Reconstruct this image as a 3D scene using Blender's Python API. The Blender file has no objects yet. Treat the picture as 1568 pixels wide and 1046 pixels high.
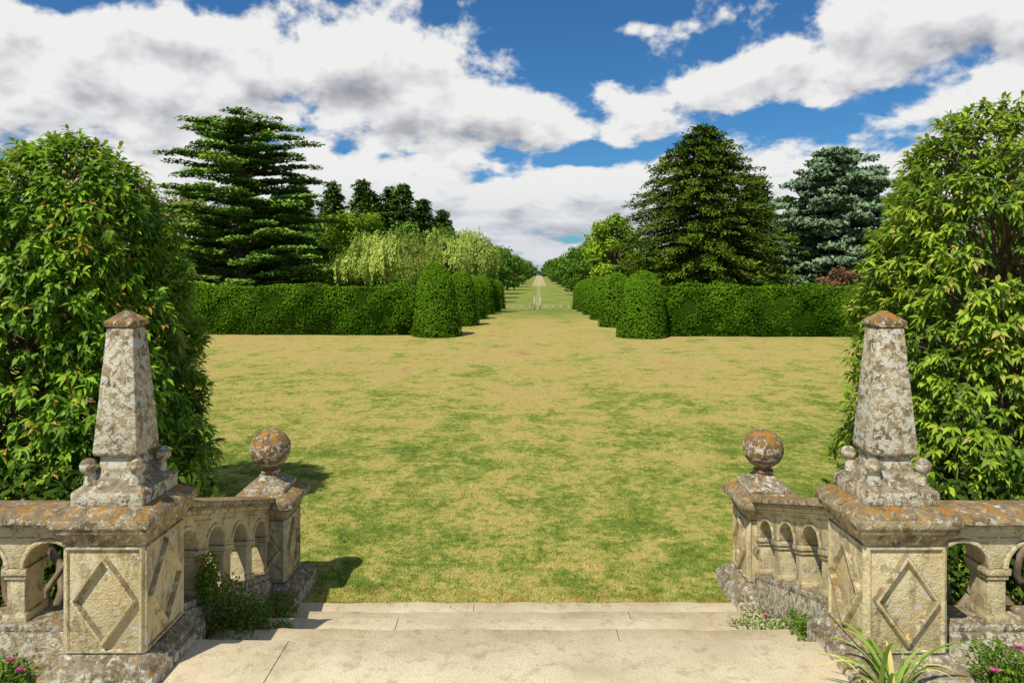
import bpy, math, random
import numpy as np
from mathutils import Vector
rng = np.random.default_rng(7)
random.seed(7)
scene = bpy.context.scene
COL = scene.collection
PSI = math.radians(2.3)          # the stair is turned slightly against the avenue
CX0 = 0.2
def stair_frame(ob, x=0.0, y=0.0, z=0.0):
    ob.location = (CX0 + x*math.cos(PSI) - y*math.sin(PSI), x*math.sin(PSI) + y*math.cos(PSI), z)
    ob.rotation_euler = (0, 0, PSI); return ob

# ------------------------------------------------------------------ node helpers
def newmat(name):
    m = bpy.data.materials.new(name); m.use_nodes = True
    nt = m.node_tree; nt.nodes.clear()
    out = nt.nodes.new('ShaderNodeOutputMaterial')
    return m, nt, out
def N(nt, typ, **kw):
    n = nt.nodes.new(typ)
    for k, v in kw.items(): setattr(n, k, v)
    return n
def setin(nt, sock, val):
    if isinstance(val, bpy.types.NodeSocket): nt.links.new(val, sock)
    else: sock.default_value = val
def M(nt, op, a, b=None, c=None, clamp=False):
    n = N(nt, 'ShaderNodeMath', operation=op); n.use_clamp = clamp
    setin(nt, n.inputs[0], a)
    if b is not None: setin(nt, n.inputs[1], b)
    if c is not None: setin(nt, n.inputs[2], c)
    return n.outputs[0]
def MIX(nt, f, a, b, blend='MIX'):
    n = N(nt, 'ShaderNodeMix', data_type='RGBA', blend_type=blend)
    setin(nt, n.inputs[0], f)
    for s, v in ((n.inputs[6], a), (n.inputs[7], b)):
        if isinstance(v, tuple) and len(v) == 3: v = v + (1,)
        setin(nt, s, v)
    return n.outputs[2]
def NOISE(nt, vec, scale, detail=4, rough=0.55, dist=0.0):
    n = N(nt, 'ShaderNodeTexNoise'); n.inputs['Scale'].default_value = scale
    n.inputs['Detail'].default_value = detail; n.inputs['Roughness'].default_value = rough
    n.inputs['Distortion'].default_value = dist
    if vec is not None: nt.links.new(vec, n.inputs['Vector'])
    return n.outputs['Fac']
def SS(nt, x, a, b):
    n = N(nt, 'ShaderNodeMapRange', interpolation_type='SMOOTHSTEP')
    setin(nt, n.inputs[0], x); n.inputs[1].default_value = a; n.inputs[2].default_value = b
    return n.outputs[0]
def RAMP(nt, f, stops):
    n = N(nt, 'ShaderNodeValToRGB'); e = n.color_ramp.elements
    while len(e) > 1: e.remove(e[-1])
    e[0].position = stops[0][0]; e[0].color = (*stops[0][1], 1)
    for p, c in stops[1:]:
        q = e.new(p); q.color = (*c, 1)
    nt.links.new(f, n.inputs[0]); return n.outputs[0]

# ------------------------------------------------------------------ materials
def stone_mat(name, base=(0.66,0.55,0.31), dark=0.5, white=0.5, orange=0.6, grime=(0.10,0.075,0.045), streak=0.4):
    m, nt, out = newmat(name)
    geo = N(nt, 'ShaderNodeNewGeometry'); P = geo.outputs['Position']
    sep = N(nt, 'ShaderNodeSeparateXYZ'); nt.links.new(geo.outputs['True Normal'], sep.inputs[0]); nz = sep.outputs[2]
    n1 = NOISE(nt, P, 3.0, 4, 0.6, 0.3); n2 = NOISE(nt, P, 16, 5, 0.68, 0.4); n3 = NOISE(nt, P, 80, 3, 0.65)
    c = MIX(nt, SS(nt, n1, 0.38, 0.65), base, (base[0]*0.80, base[1]*0.75, base[2]*0.62))
    c = MIX(nt, M(nt,'MULTIPLY',SS(nt, n3, 0.35, 0.7),0.35), c, (base[0]*1.1, base[1]*1.15, base[2]*1.40))
    c = MIX(nt, M(nt,'MULTIPLY',SS(nt, n2, 0.50, 0.70),0.55), c, (0.42,0.28,0.095))
    mp = N(nt,'ShaderNodeMapping'); nt.links.new(P, mp.inputs[0]); mp.inputs['Scale'].default_value=(1,1,0.22)
    st = NOISE(nt, mp.outputs[0], 11, 4, 0.65, 0.3)
    c = MIX(nt, M(nt,'MULTIPLY',SS(nt, st, 0.50, 0.66),streak), c, (0.19,0.135,0.065))
    off = N(nt, 'ShaderNodeVectorMath', operation='ADD'); nt.links.new(P, off.inputs[0]); off.inputs[1].default_value = (7.3,2.1,4.4)
    g = NOISE(nt, off.outputs[0], 9.0, 6, 0.74, 0.5)
    gm = M(nt, 'MULTIPLY', SS(nt, g, 0.64-0.22*dark, 0.72-0.14*dark), 0.35+0.5*dark)
    c = MIX(nt, gm, c, grime)
    off2 = N(nt, 'ShaderNodeVectorMath', operation='ADD'); nt.links.new(P, off2.inputs[0]); off2.inputs[1].default_value = (1.3,9.1,3.4)
    w = NOISE(nt, off2.outputs[0], 24.0, 5, 0.68, 0.6)
    wm = M(nt, 'MULTIPLY', SS(nt, w, 0.66-0.2*white, 0.70-0.2*white), 0.85)
    c = MIX(nt, wm, c, MIX(nt, n3, (0.44,0.41,0.31), (0.80,0.77,0.62)))
    up = SS(nt, nz, 0.15, 0.5)
    dk = M(nt,'MULTIPLY', up, SS(nt, n2, 0.35, 0.51))
    c = MIX(nt, M(nt,'MULTIPLY',dk,0.72), c, (0.125,0.092,0.055))
    o = NOISE(nt, off.outputs[0], 13.0, 6, 0.72, 0.4)
    om = M(nt, 'MULTIPLY', M(nt,'ADD', M(nt,'MULTIPLY',up,0.75), 0.15), SS(nt, o, 0.66-0.22*orange, 0.74-0.22*orange))
    c = MIX(nt, om, c, MIX(nt, n3, (0.20,0.075,0.014), (0.50,0.26,0.045)))
    b = N(nt, 'ShaderNodeBsdfPrincipled'); nt.links.new(c, b.inputs['Base Color']); b.inputs['Roughness'].default_value = 0.92
    b.inputs['Specular IOR Level'].default_value = 0.1
    h = M(nt,'ADD', M(nt,'MULTIPLY',n2,0.6), M(nt,'MULTIPLY',n3,0.35))
    bp = N(nt, 'ShaderNodeBump'); bp.inputs['Strength'].default_value = 0.9; bp.inputs['Distance'].default_value = 0.025
    nt.links.new(h, bp.inputs['Height']); nt.links.new(bp.outputs[0], b.inputs['Normal'])
    nt.links.new(b.outputs[0], out.inputs[0]); return m

def leaf_mat(name, dark, light, trans=0.3, rough=0.5, alt=None, spec=0.12):
    m, nt, out = newmat(name)
    a = N(nt, 'ShaderNodeAttribute'); a.attribute_name = 'shade'
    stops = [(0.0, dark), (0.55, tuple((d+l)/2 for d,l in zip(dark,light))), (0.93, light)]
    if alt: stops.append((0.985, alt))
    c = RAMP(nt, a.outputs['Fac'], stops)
    if spec>0.15:
        b = N(nt, 'ShaderNodeBsdfPrincipled'); nt.links.new(c, b.inputs['Base Color'])
        b.inputs['Roughness'].default_value = rough; b.inputs['Specular IOR Level'].default_value = spec
    else:
        b = N(nt, 'ShaderNodeBsdfDiffuse'); nt.links.new(c, b.inputs[0])
    if trans>0:
        t = N(nt, 'ShaderNodeBsdfTranslucent')
        tc = MIX(nt, 0.5, c, (light[0]*1.2, light[1]*1.25, light[2]*0.7)); nt.links.new(tc, t.inputs[0])
        mx = N(nt, 'ShaderNodeMixShader'); mx.inputs[0].default_value = trans
        nt.links.new(b.outputs[0], mx.inputs[1]); nt.links.new(t.outputs[0], mx.inputs[2])
        nt.links.new(mx.outputs[0], out.inputs[0])
    else: nt.links.new(b.outputs[0], out.inputs[0])
    return m

def bark_mat(name, c1=(0.10,0.07,0.045), c2=(0.22,0.17,0.12)):
    m, nt, out = newmat(name)
    geo = N(nt, 'ShaderNodeNewGeometry')
    mp = N(nt,'ShaderNodeMapping'); nt.links.new(geo.outputs['Position'], mp.inputs[0]); mp.inputs['Scale'].default_value=(1,1,0.25)
    n = NOISE(nt, mp.outputs[0], 18, 5, 0.65, 0.4)
    c = RAMP(nt, n, [(0.35,c1),(0.65,c2)])
    b = N(nt,'ShaderNodeBsdfDiffuse'); nt.links.new(c,b.inputs[0])
    nt.links.new(b.outputs[0],out.inputs[0]); return m

def grass_color(nt, P):
    sep = N(nt,'ShaderNodeSeparateXYZ'); nt.links.new(P, sep.inputs[0])
    X, Y = sep.outputs[0], sep.outputs[1]
    a = NOISE(nt, P, 0.33, 2, 0.5); b = NOISE(nt, P, 1.7, 5, 0.68, 0.5); c = NOISE(nt, P, 8.0, 4, 0.74, 0.3); d = NOISE(nt, P, 42.0, 2, 0.7)
    f = M(nt,'ADD', M(nt,'MULTIPLY',a,0.34), M(nt,'ADD', M(nt,'MULTIPLY',b,0.62), M(nt,'ADD', M(nt,'MULTIPLY',c,0.58), M(nt,'MULTIPLY',d,0.26))))
    f = M(nt,'SUBTRACT', f, 0.392)
    f = M(nt,'ADD', f, M(nt,'MULTIPLY', SS(nt, Y, 22, 8), 0.09))
    f = M(nt,'SUBTRACT', f, M(nt,'MULTIPLY', SS(nt, Y, 16, 30), 0.015))
    band = M(nt,'SINE', M(nt,'ADD', M(nt,'MULTIPLY',X,3.6), M(nt,'MULTIPLY',a,2.0)))
    f = M(nt,'ADD', f, M(nt,'MULTIPLY', band, 0.020))
    ctr = SS(nt, M(nt,'ABSOLUTE', X), 0.8, 0.2)
    f = M(nt,'SUBTRACT', f, M(nt,'MULTIPLY', ctr, 0.045))
    lawn = RAMP(nt, f, [(0.32,(0.32,0.19,0.065)),(0.40,(0.42,0.30,0.11)),(0.49,(0.42,0.335,0.11)),(0.56,(0.29,0.285,0.065)),(0.64,(0.155,0.20,0.035)),(0.76,(0.09,0.135,0.022))])
    g = M(nt,'ADD', M(nt,'MULTIPLY',a,0.4), M(nt,'MULTIPLY',b,0.6))
    park = RAMP(nt, g, [(0.36,(0.33,0.28,0.09)),(0.5,(0.19,0.23,0.05)),(0.62,(0.12,0.175,0.035))])
    path = M(nt,'MULTIPLY', SS(nt, M(nt,'ABSOLUTE', X), 0.7, 0.3), SS(nt, Y, 66, 74))
    park = MIX(nt, M(nt,'MULTIPLY',path,0.28), park, (0.46,0.38,0.22))
    far = M(nt,'MULTIPLY', SS(nt, Y, 230, 290), SS(nt, M(nt,'ABSOLUTE', X), 3.2, 2.4))
    park = MIX(nt, M(nt,'MULTIPLY',far,0.7), park, (0.46,0.36,0.20))
    edge = SS(nt, M(nt,'ADD', Y, M(nt,'MULTIPLY',c,0.5)), 7.0, 6.5)
    lawn = MIX(nt, M(nt,'MULTIPLY',edge,SS(nt,b,0.45,0.6)), lawn, (0.34,0.18,0.065))
    return MIX(nt, SS(nt, Y, 38, 58), lawn, park), d, c
def lawn_mat():
    m, nt, out = newmat('lawn_grass')
    geo = N(nt,'ShaderNodeNewGeometry')
    col, d, c = grass_color(nt, geo.outputs['Position'])
    b = N(nt,'ShaderNodeBsdfDiffuse'); nt.links.new(col,b.inputs[0])
    bp=N(nt,'ShaderNodeBump'); bp.inputs['Strength'].default_value=0.7; bp.inputs['Distance'].default_value=0.035
    nt.links.new(d,bp.inputs['Height']); nt.links.new(bp.outputs[0],b.inputs['Normal'])
    nt.links.new(b.outputs[0],out.inputs[0]); return m
def blade_mat():
    m, nt, out = newmat('grass_blades')
    geo = N(nt,'ShaderNodeNewGeometry')
    col, d, c = grass_color(nt, geo.outputs['Position'])
    a = N(nt,'ShaderNodeAttribute'); a.attribute_name='shade'
    col = MIX(nt, 1.0, col, RAMP(nt, a.outputs['Fac'], [(0,(0.8,1.0,0.75)),(0.6,(1.15,1.3,1.05)),(1,(1.75,1.6,1.6))]), 'MULTIPLY')
    b = N(nt,'ShaderNodeBsdfDiffuse'); nt.links.new(col,b.inputs[0])
    nt.links.new(b.outputs[0],out.inputs[0]); return m
def paving_mat():
    m, nt, out = newmat('paving_stone')
    geo = N(nt,'ShaderNodeNewGeometry'); P=geo.outputs['Position']
    n1=NOISE(nt,P,1.6,4,0.6,0.3); n2=NOISE(nt,P,9,5,0.7,0.3); n3=NOISE(nt,P,110,2,0.7)
    a = N(nt,'ShaderNodeAttribute'); a.attribute_name='shade'
    c=RAMP(nt,n1,[(0.3,(0.47,0.385,0.25)),(0.5,(0.58,0.49,0.325)),(0.7,(0.65,0.56,0.385))])
    c=MIX(nt,M(nt,'MULTIPLY',SS(nt,n2,0.5,0.68),0.55),c,(0.33,0.25,0.14))
    c=MIX(nt,M(nt,'MULTIPLY',SS(nt,n3,0.5,0.66),0.55),c,(0.26,0.21,0.13))
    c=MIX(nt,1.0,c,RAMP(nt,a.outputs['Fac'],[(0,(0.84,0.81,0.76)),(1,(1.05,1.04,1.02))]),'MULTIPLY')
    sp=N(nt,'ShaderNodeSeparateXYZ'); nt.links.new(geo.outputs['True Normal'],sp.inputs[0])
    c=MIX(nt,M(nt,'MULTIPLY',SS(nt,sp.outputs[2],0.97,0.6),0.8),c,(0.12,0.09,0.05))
    b=N(nt,'ShaderNodeBsdfPrincipled'); nt.links.new(c,b.inputs['Base Color']); b.inputs['Roughness'].default_value=0.9
    b.inputs['Specular IOR Level'].default_value=0.1
    bp=N(nt,'ShaderNodeBump'); bp.inputs['Strength'].default_value=0.7; bp.inputs['Distance'].default_value=0.015
    nt.links.new(M(nt,'ADD',n2,M(nt,'MULTIPLY',n3,0.5)),bp.inputs['Height']); nt.links.new(bp.outputs[0],b.inputs['Normal'])
    nt.links.new(b.outputs[0],out.inputs[0]); return m
def plain_mat(name,c,rough=0.8):
    m,nt,out=newmat(name); geo=N(nt,'ShaderNodeNewGeometry'); n=NOISE(nt,geo.outputs['Position'],12,4)
    col=MIX(nt,n,(c[0]*0.8,c[1]*0.8,c[2]*0.8),(c[0]*1.15,c[1]*1.15,c[2]*1.15))
    b=N(nt,'ShaderNodeBsdfPrincipled'); nt.links.new(col,b.inputs['Base Color']); b.inputs['Roughness'].default_value=rough
    nt.links.new(b.outputs[0],out.inputs[0]); return m

STONE = stone_mat('limestone', base=(0.70,0.585,0.33), dark=0.44, white=0.48, orange=0.50, streak=0.55)
STONE_CAP = stone_mat('limestone_cap', base=(0.46,0.37,0.21), dark=0.80, white=0.56, orange=0.76)
STONE_OB = stone_mat('limestone_weathered', base=(0.48,0.39,0.24), dark=0.88, white=0.90, orange=0.45, grime=(0.11,0.075,0.042))
STONE_BALL = stone_mat('limestone_lichen', base=(0.27,0.17,0.07), dark=0.82, white=0.78, orange=0.88, grime=(0.11,0.06,0.024))
STONE_BASE = stone_mat('limestone_plinth', base=(0.45,0.37,0.23), dark=0.88, white=0.80, orange=0.45, grime=(0.085,0.065,0.038))
PAVE = paving_mat(); LAWN = lawn_mat(); BLADE = blade_mat()
BARK = bark_mat('bark'); BARK_L = bark_mat('bark_pale',(0.16,0.11,0.07),(0.36,0.27,0.17))

# ------------------------------------------------------------------ mesh helpers
def build(name, parts, mats, smooth=False):
    Vs, loops, starts, tots, mi, sh = [], [], [], [], [], []
    vo = 0; lo = 0
    for V, F, m, s in parts:
        V = np.asarray(V, float).reshape(-1,3); n = len(V)
        Vs.append(V); sh.append(np.broadcast_to(np.asarray(s, float), (n,)))
        if isinstance(F, np.ndarray):
            k = F.shape[1]; loops.append((F+vo).ravel()); c = len(F)
            starts.append(lo+np.arange(c)*k); tots.append(np.full(c,k)); lo += c*k; mi.append(np.full(c,m))
        else:
            for f in F:
                loops.append(np.array(f)+vo); starts.append(np.array([lo])); tots.append(np.array([len(f)])); lo += len(f); mi.append(np.array([m]))
        vo += n
    V = np.concatenate(Vs); L = np.concatenate(loops); S = np.concatenate(starts); T = np.concatenate(tots); MI = np.concatenate(mi); SH = np.concatenate(sh)
    me = bpy.data.meshes.new(name)
    me.vertices.add(len(V)); me.vertices.foreach_set('co', V.ravel().astype(np.float32))
    me.loops.add(len(L)); me.loops.foreach_set('vertex_index', L.astype(np.int32))
    me.polygons.add(len(S)); me.polygons.foreach_set('loop_start', S.astype(np.int32)); me.polygons.foreach_set('loop_total', T.astype(np.int32))
    me.polygons.foreach_set('material_index', MI.astype(np.int32))
    if smooth: me.polygons.foreach_set('use_smooth', np.ones(len(S), bool))
    at = me.attributes.new('shade','FLOAT','POINT'); at.data.foreach_set('value', SH.astype(np.float32))
    for m in mats: me.materials.append(m)
    me.update(calc_edges=True); me.validate()
    ob = bpy.data.objects.new(name, me); COL.objects.link(ob)
    return ob
def bevel(ob, w=0.006, seg=2):
    b = ob.modifiers.new('bevel','BEVEL'); b.width=w; b.segments=seg; b.limit_method='ANGLE'; b.angle_limit=math.radians(25); return ob
def empty(name):
    e = bpy.data.objects.new(name, None); COL.objects.link(e); return e
def unit(a): return a/np.maximum(np.linalg.norm(a,axis=1,keepdims=True),1e-9)
def rnd_dirs(n): return unit(rng.normal(size=(n,3)))
def leaves(pos, axis, nrm, L, W, shade, mat=0):
    n=len(pos); axis=unit(axis); side=unit(np.cross(axis,nrm)); L=np.broadcast_to(L,(n,))[:,None]; W=np.broadcast_to(W,(n,))[:,None]
    v=np.stack([pos, pos+axis*L*0.45+side*W*0.5, pos+axis*L, pos+axis*L*0.45-side*W*0.5],1).reshape(-1,3)
    f=np.arange(4*n).reshape(-1,4)
    return (v,f,mat,np.repeat(np.broadcast_to(shade,(n,)),4))
def bent_leaves(pos, axis, nrm, L, W, shade, droop=0.25, mat=0):
    n=len(pos); axis=unit(axis); side=unit(np.cross(axis,nrm)); up=np.cross(side,axis); L=np.broadcast_to(L,(n,))[:,None]; W=np.broadcast_to(W,(n,))[:,None]
    dn=np.array([0,0,-1.0])
    m=pos+axis*L*0.5+dn*L*droop*0.2; t=pos+axis*L*0.93+dn*L*droop
    q=pos+axis*L*0.25
    v=np.stack([pos, q+side*W*0.42+up*W*0.1, m+side*W*0.5+up*W*0.12, t, m-side*W*0.5+up*W*0.12, q-side*W*0.42+up*W*0.1, m],1).reshape(-1,3)
    b=np.arange(n)[:,None]*7
    fa=(b+np.array([[0,1,2,6]])); fb=(b+np.array([[0,6,4,5]]))
    t1=(b+np.array([[6,2,3]])); t2=(b+np.array([[6,3,4]]))
    sh=np.repeat(np.broadcast_to(shade,(n,)),7)
    return [(v,np.concatenate([fa,fb]),mat,sh),(v,np.concatenate([t1,t2]),mat,sh)]
def tube(pts, rad, k=7, mat=0, shade=0.5):
    pts=np.asarray(pts,float); rad=np.broadcast_to(np.asarray(rad,float),(len(pts),))
    V=[];ang=np.linspace(0,2*np.pi,k,endpoint=False)
    for i in range(len(pts)):
        d=pts[min(i+1,len(pts)-1)]-pts[max(i-1,0)]; d=d/max(np.linalg.norm(d),1e-9)
        r=np.array([1,0,0]) if abs(d[0])<0.8 else np.array([0,1,0])
        a=np.cross(d,r); a/=np.linalg.norm(a); b=np.cross(d,a)
        V.append(pts[i]+rad[i]*(np.cos(ang)[:,None]*a+np.sin(ang)[:,None]*b))
    F=[]
    for i in range(len(pts)-1):
        for j in range(k): F.append((i*k+j,i*k+(j+1)%k,(i+1)*k+(j+1)%k,(i+1)*k+j))
    return (np.concatenate(V),np.array(F),mat,shade)
def box(x0,x1,y0,y1,z0,z1,mat=0,shade=0.5):
    V=np.array([(x,y,z) for z in (z0,z1) for y in (y0,y1) for x in (x0,x1)],float)
    return (V,np.array([(0,2,3,1),(4,5,7,6),(0,1,5,4),(2,6,7,3),(0,4,6,2),(1,3,7,5)]),mat,shade)
def loft(cx,cy,prof,mat=0):
    V=[];F=[]
    for z,h in prof: V+= [(cx-h,cy-h,z),(cx+h,cy-h,z),(cx+h,cy+h,z),(cx-h,cy+h,z)]
    n=len(prof)
    for i in range(n-1):
        for j in range(4): F.append((4*i+j,4*i+(j+1)%4,4*i+4+(j+1)%4,4*i+4+j))
    F.append((3,2,1,0)); F.append((4*n-4,4*n-3,4*n-2,4*n-1))
    return (np.array(V,float),np.array(F),mat,0.5)
def sphere(c,r,mat=0,nu=24,nv=14,sz=1.0,lump=0.0):
    V=[];F=[]
    for i in range(nv+1):
        t=math.pi*i/nv
        for j in range(nu):
            p=2*math.pi*j/nu; rr=r*(1+lump*math.sin(3*p+5*t)*math.sin(t))
            V.append((c[0]+rr*math.sin(t)*math.cos(p),c[1]+rr*math.sin(t)*math.sin(p),c[2]+rr*math.cos(t)*sz))
    for i in range(nv):
        for j in range(nu): F.append((i*nu+j,(i+1)*nu+j,(i+1)*nu+(j+1)%nu,i*nu+(j+1)%nu))
    return (np.array(V),np.array(F),mat,0.5)
def revolve(cx,cy,prof,mat=0,nu=28):
    V=[];F=[]
    for z,r in prof:
        for j in range(nu):
            p=2*math.pi*j/nu; V.append((cx+r*math.cos(p),cy+r*math.sin(p),z))
    for i in range(len(prof)-1):
        for j in range(nu): F.append((i*nu+j,i*nu+(j+1)%nu,(i+1)*nu+(j+1)%nu,(i+1)*nu+j))
    return (np.array(V),np.array(F),mat,0.5)
def gz(y):
    y=np.asarray(y,float)
    s=lambda a,b:(lambda t:t*t*(3-2*t))(np.clip((y-a)/(b-a),0,1))
    return -2.6*s(34,130)+2.6*s(350,1300)+14*s(1300,2600)

# ------------------------------------------------------------------ ground
ys=np.concatenate([np.linspace(-60,34,20),np.linspace(36,140,40),np.linspace(160,1400,40),np.linspace(1500,3200,12)])
xs=np.concatenate([-np.geomspace(2500,5,14),[0],np.geomspace(5,2500,14)])
X,Y=np.meshgrid(xs,ys); Z=gz(Y); nx=len(xs)
F=[(j*nx+i,j*nx+i+1,(j+1)*nx+i+1,(j+1)*nx+i) for j in range(len(ys)-1) for i in range(nx-1)]
build('ground_lawn',[(np.stack([X.ravel(),Y.ravel(),Z.ravel()],1),np.array(F),0,0.5)],[LAWN],smooth=True)
nb=200000
yy=6.2+ (rng.random(nb)**1.6)*17; xx=(rng.random(nb)-0.5)*(2*(0.62*yy+1.5))
keep=~((yy<6.4)&(np.abs(xx)>1.85))
xx,yy=xx[keep],yy[keep]; n=len(xx)
hgt=rng.uniform(0.012,0.038,n)*(1+(rng.random(n)>0.985)*0.9)
lean=rng.normal(size=(n,3))*0.6; lean[:,2]=1
ax=unit(lean); pos=np.stack([xx,yy,np.zeros(n)-0.002],1)
side=unit(np.cross(ax,rnd_dirs(n))); w=rng.uniform(0.003,0.007,n)[:,None]
V=np.stack([pos-side*w,pos+side*w,pos+ax*hgt[:,None]],1).reshape(-1,3)
build('grass',[(V,np.arange(3*n).reshape(-1,3),0,np.repeat(rng.random(n),3))],[BLADE])

# ------------------------------------------------------------------ terrace + steps (stair frame)
TZ=0.70
parts=[]
def slabrow(y0,y1,z1,thick,x0,x1,cuts,sh):
    e=[x0]+cuts+[x1]
    for a,b in zip(e[:-1],e[1:]):
        j=rng.normal()*0.0015; a+=.0025; b-=.0025; n=max(3,int((b-a)/.12))
        xs=np.linspace(a,b,n+1); wv=0.010*np.sin(xs*5.3+y1*7)+0.007*np.sin(xs*13.1+y1)+rng.normal(0,.004,n+1)
        sag=-0.006*np.cos(xs*0.7)-0.004*np.abs(np.sin(xs*4+y1))
        V=[];F=[]
        for k in range(n+1):
            V+=[(xs[k],y0,z1-thick),(xs[k],y0,z1+j),(xs[k],y1-.03+wv[k],z1+j+sag[k]*.3),(xs[k],y1+wv[k],z1+j+sag[k]-.012),(xs[k],y1+wv[k]-.004,z1-thick)]
        for k in range(n):
            for q in range(5):
                A=k*5+q; B=k*5+(q+1)%5; F.append((B,A,A+5,B+5))
        parts.append((np.array(V),np.array(F),0,sh+rng.normal()*.1)); parts.append((np.array(V[:5]),[(4,3,2,1,0)],0,sh)); parts.append((np.array(V[-5:]),[(0,1,2,3,4)],0,sh))
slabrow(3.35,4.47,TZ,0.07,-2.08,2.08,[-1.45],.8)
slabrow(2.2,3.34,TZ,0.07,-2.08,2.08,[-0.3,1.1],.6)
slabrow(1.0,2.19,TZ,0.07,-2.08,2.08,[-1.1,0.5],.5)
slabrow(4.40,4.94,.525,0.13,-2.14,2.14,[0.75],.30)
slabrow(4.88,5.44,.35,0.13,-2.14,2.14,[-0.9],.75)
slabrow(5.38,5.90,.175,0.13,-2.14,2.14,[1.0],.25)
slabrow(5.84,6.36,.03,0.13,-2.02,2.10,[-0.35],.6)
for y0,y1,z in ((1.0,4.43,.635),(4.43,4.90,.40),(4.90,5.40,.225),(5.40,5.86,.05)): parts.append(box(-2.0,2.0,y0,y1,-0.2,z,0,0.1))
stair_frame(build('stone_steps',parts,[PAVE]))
for s in (-1,1):
    a,b=sorted((s*2.09,s*14))
    stair_frame(bevel(build('terrace_wall',[box(a,b,-3,4.52,-0.2,TZ-.015)],[STONE_BASE]),0.01))

# ------------------------------------------------------------------ pedestals
def face_panel(half,z0,z1,ang,w):
    P=[]; ca,sa=math.cos(ang),math.sin(ang)
    def tr(u,v,n):
        x,y=u,-(half+n); return (x*ca-y*sa, x*sa+y*ca, v)
    def ring(outer,inner,n0,n1,nin):
        V=[];F=[];k=len(outer)
        mid1=[tuple(o*0.72+i*0.28 for o,i in zip(a,b)) for a,b in zip(outer,inner)]
        mid2=[tuple(o*0.32+i*0.68 for o,i in zip(a,b)) for a,b in zip(outer,inner)]
        for L,nn in ((outer,n0),(mid1,n1),(mid2,n1),(inner,nin)):
            for (u,v) in L: V.append(tr(u,v,nn))
        for r in range(3):
            for j in range(k): F.append((r*k+j,r*k+(j+1)%k,(r+1)*k+(j+1)%k,(r+1)*k+j))
        P.append((np.array(V),np.array(F),0,0.5))
    zc=(z0+z1)/2; hh=(z1-z0)/2
    o=[(-w,z0+0.003),(w,z0+0.003),(w,z1-0.003),(-w,z1-0.003)]; t=0.030
    i=[(-w+t,z0+t),(w-t,z0+t),(w-t,z1-t),(-w+t,z1-t)]
    ring(o,i,-0.004,0.014,-0.004)
    a,b=w-t-0.002,hh-t-0.004; a2,b2=a-0.046,b-0.07
    ring([(0,zc-b),(a,zc),(0,zc+b),(-a,zc)],[(0,zc-b2),(a2,zc),(0,zc+b2),(-a2,zc)],-0.004,0.030,-0.004)
    return P
def near_pedestal(cx,cy):
    b=TZ; e=empty('obelisk_pedestal'); stair_frame(e,cx,cy,b)
    def add(nm,parts,mats,sm=False,bv=0.006):
        o=build(nm,parts,mats,sm); o.parent=e
        if bv: bevel(o,bv)
    add('plinth',[loft(0,0,[(-.25,.34),(.06,.34),(.075,.315),(.10,.31),(.15,.25)])],[STONE_BASE],bv=0.012)
    sh=[loft(0,0,[(.145,.233),(.795,.233)])]
    for k in range(4): sh+=face_panel(.233,.152,.788,k*math.pi/2,.233)
    add('shaft',sh,[STONE],bv=0.003)
    add('cap',[loft(0,0,[(.79,.242),(.815,.246),(.83,.258),(.86,.268),(.867,.286),(.90,.288),(.903,.300),(.955,.300),(.965,.292),(1.01,.225)])],[STONE_CAP],bv=0.006)
    z=1.005
    add('obelisk_base',[loft(0,0,[(z,.215),(z+.085,.215),(z+.095,.20),(z+.115,.170),(z+.15,.140),(z+.19,.124),(z+.20,.11),(z+.278,.105)])],[STONE_OB],bv=0.008)
    add('ball_feet',[sphere((i*.148,j*.148,z+.225),.048,0,16,10) for i in(-1,1) for j in(-1,1)]+
        [tube([(i*.135,j*.135,z+.12),(i*.143,j*.143,z+.20)],[.045,.028],10) for i in(-1,1) for j in(-1,1)],[STONE_OB],True,0)
    zz=z+.275
    add('obelisk',[loft(0,0,[(zz,.126),(zz+.02,.135),(zz+.775,.080)])],[STONE_OB],bv=0.008)
    zt=zz+.775
    add('obelisk_tip',[loft(0,0,[(zt,.084),(zt+.012,.093),(zt+.04,.093),(zt+.045,.083),(zt+.098,.016)])],[STONE_BALL],bv=0.008)
def far_pedestal(cx,cy):
    e=empty('ball_pedestal'); stair_frame(e,cx,cy,0)
    def add(nm,parts,mats,sm=False,bv=0.006):
        o=build(nm,parts,mats,sm); o.parent=e
        if bv: bevel(o,bv)
    add('plinth',[loft(0,0,[(-.2,.345),(.13,.345),(.145,.32),(.17,.31),(.23,.235)])],[STONE_BASE],bv=0.012)
    sh=[loft(0,0,[(.225,.21),(.82,.21)])]
    for k in range(4): sh+=face_panel(.21,.235,.81,k*math.pi/2,.21)
    add('shaft',sh,[STONE],bv=0.003)
    add('cap',[loft(0,0,[(.812,.222),(.835,.226),(.855,.234),(.89,.247),(.915,.27),(.922,.295),(.985,.30),(.995,.29),(1.04,.21)])],[STONE_CAP],bv=0.006)
    add('finial_base',[loft(0,0,[(1.035,.19),(1.085,.19),(1.095,.165),(1.125,.13),(1.16,.09),(1.19,.072)])],[STONE_OB],bv=0.008)
    add('finial_ball',[revolve(0,0,[(1.18,.06),(1.192,.088),(1.215,.092),(1.23,.07),(1.245,.062),(1.27,.08)]),sphere((0,0,1.415),.185,0,32,20,1.0,0.01)],[STONE_BALL],True,0)
near_pedestal(-2.395,4.245); near_pedestal(2.315,4.245); far_pedestal(-2.30,6.5); far_pedestal(2.39,6.5)

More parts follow.
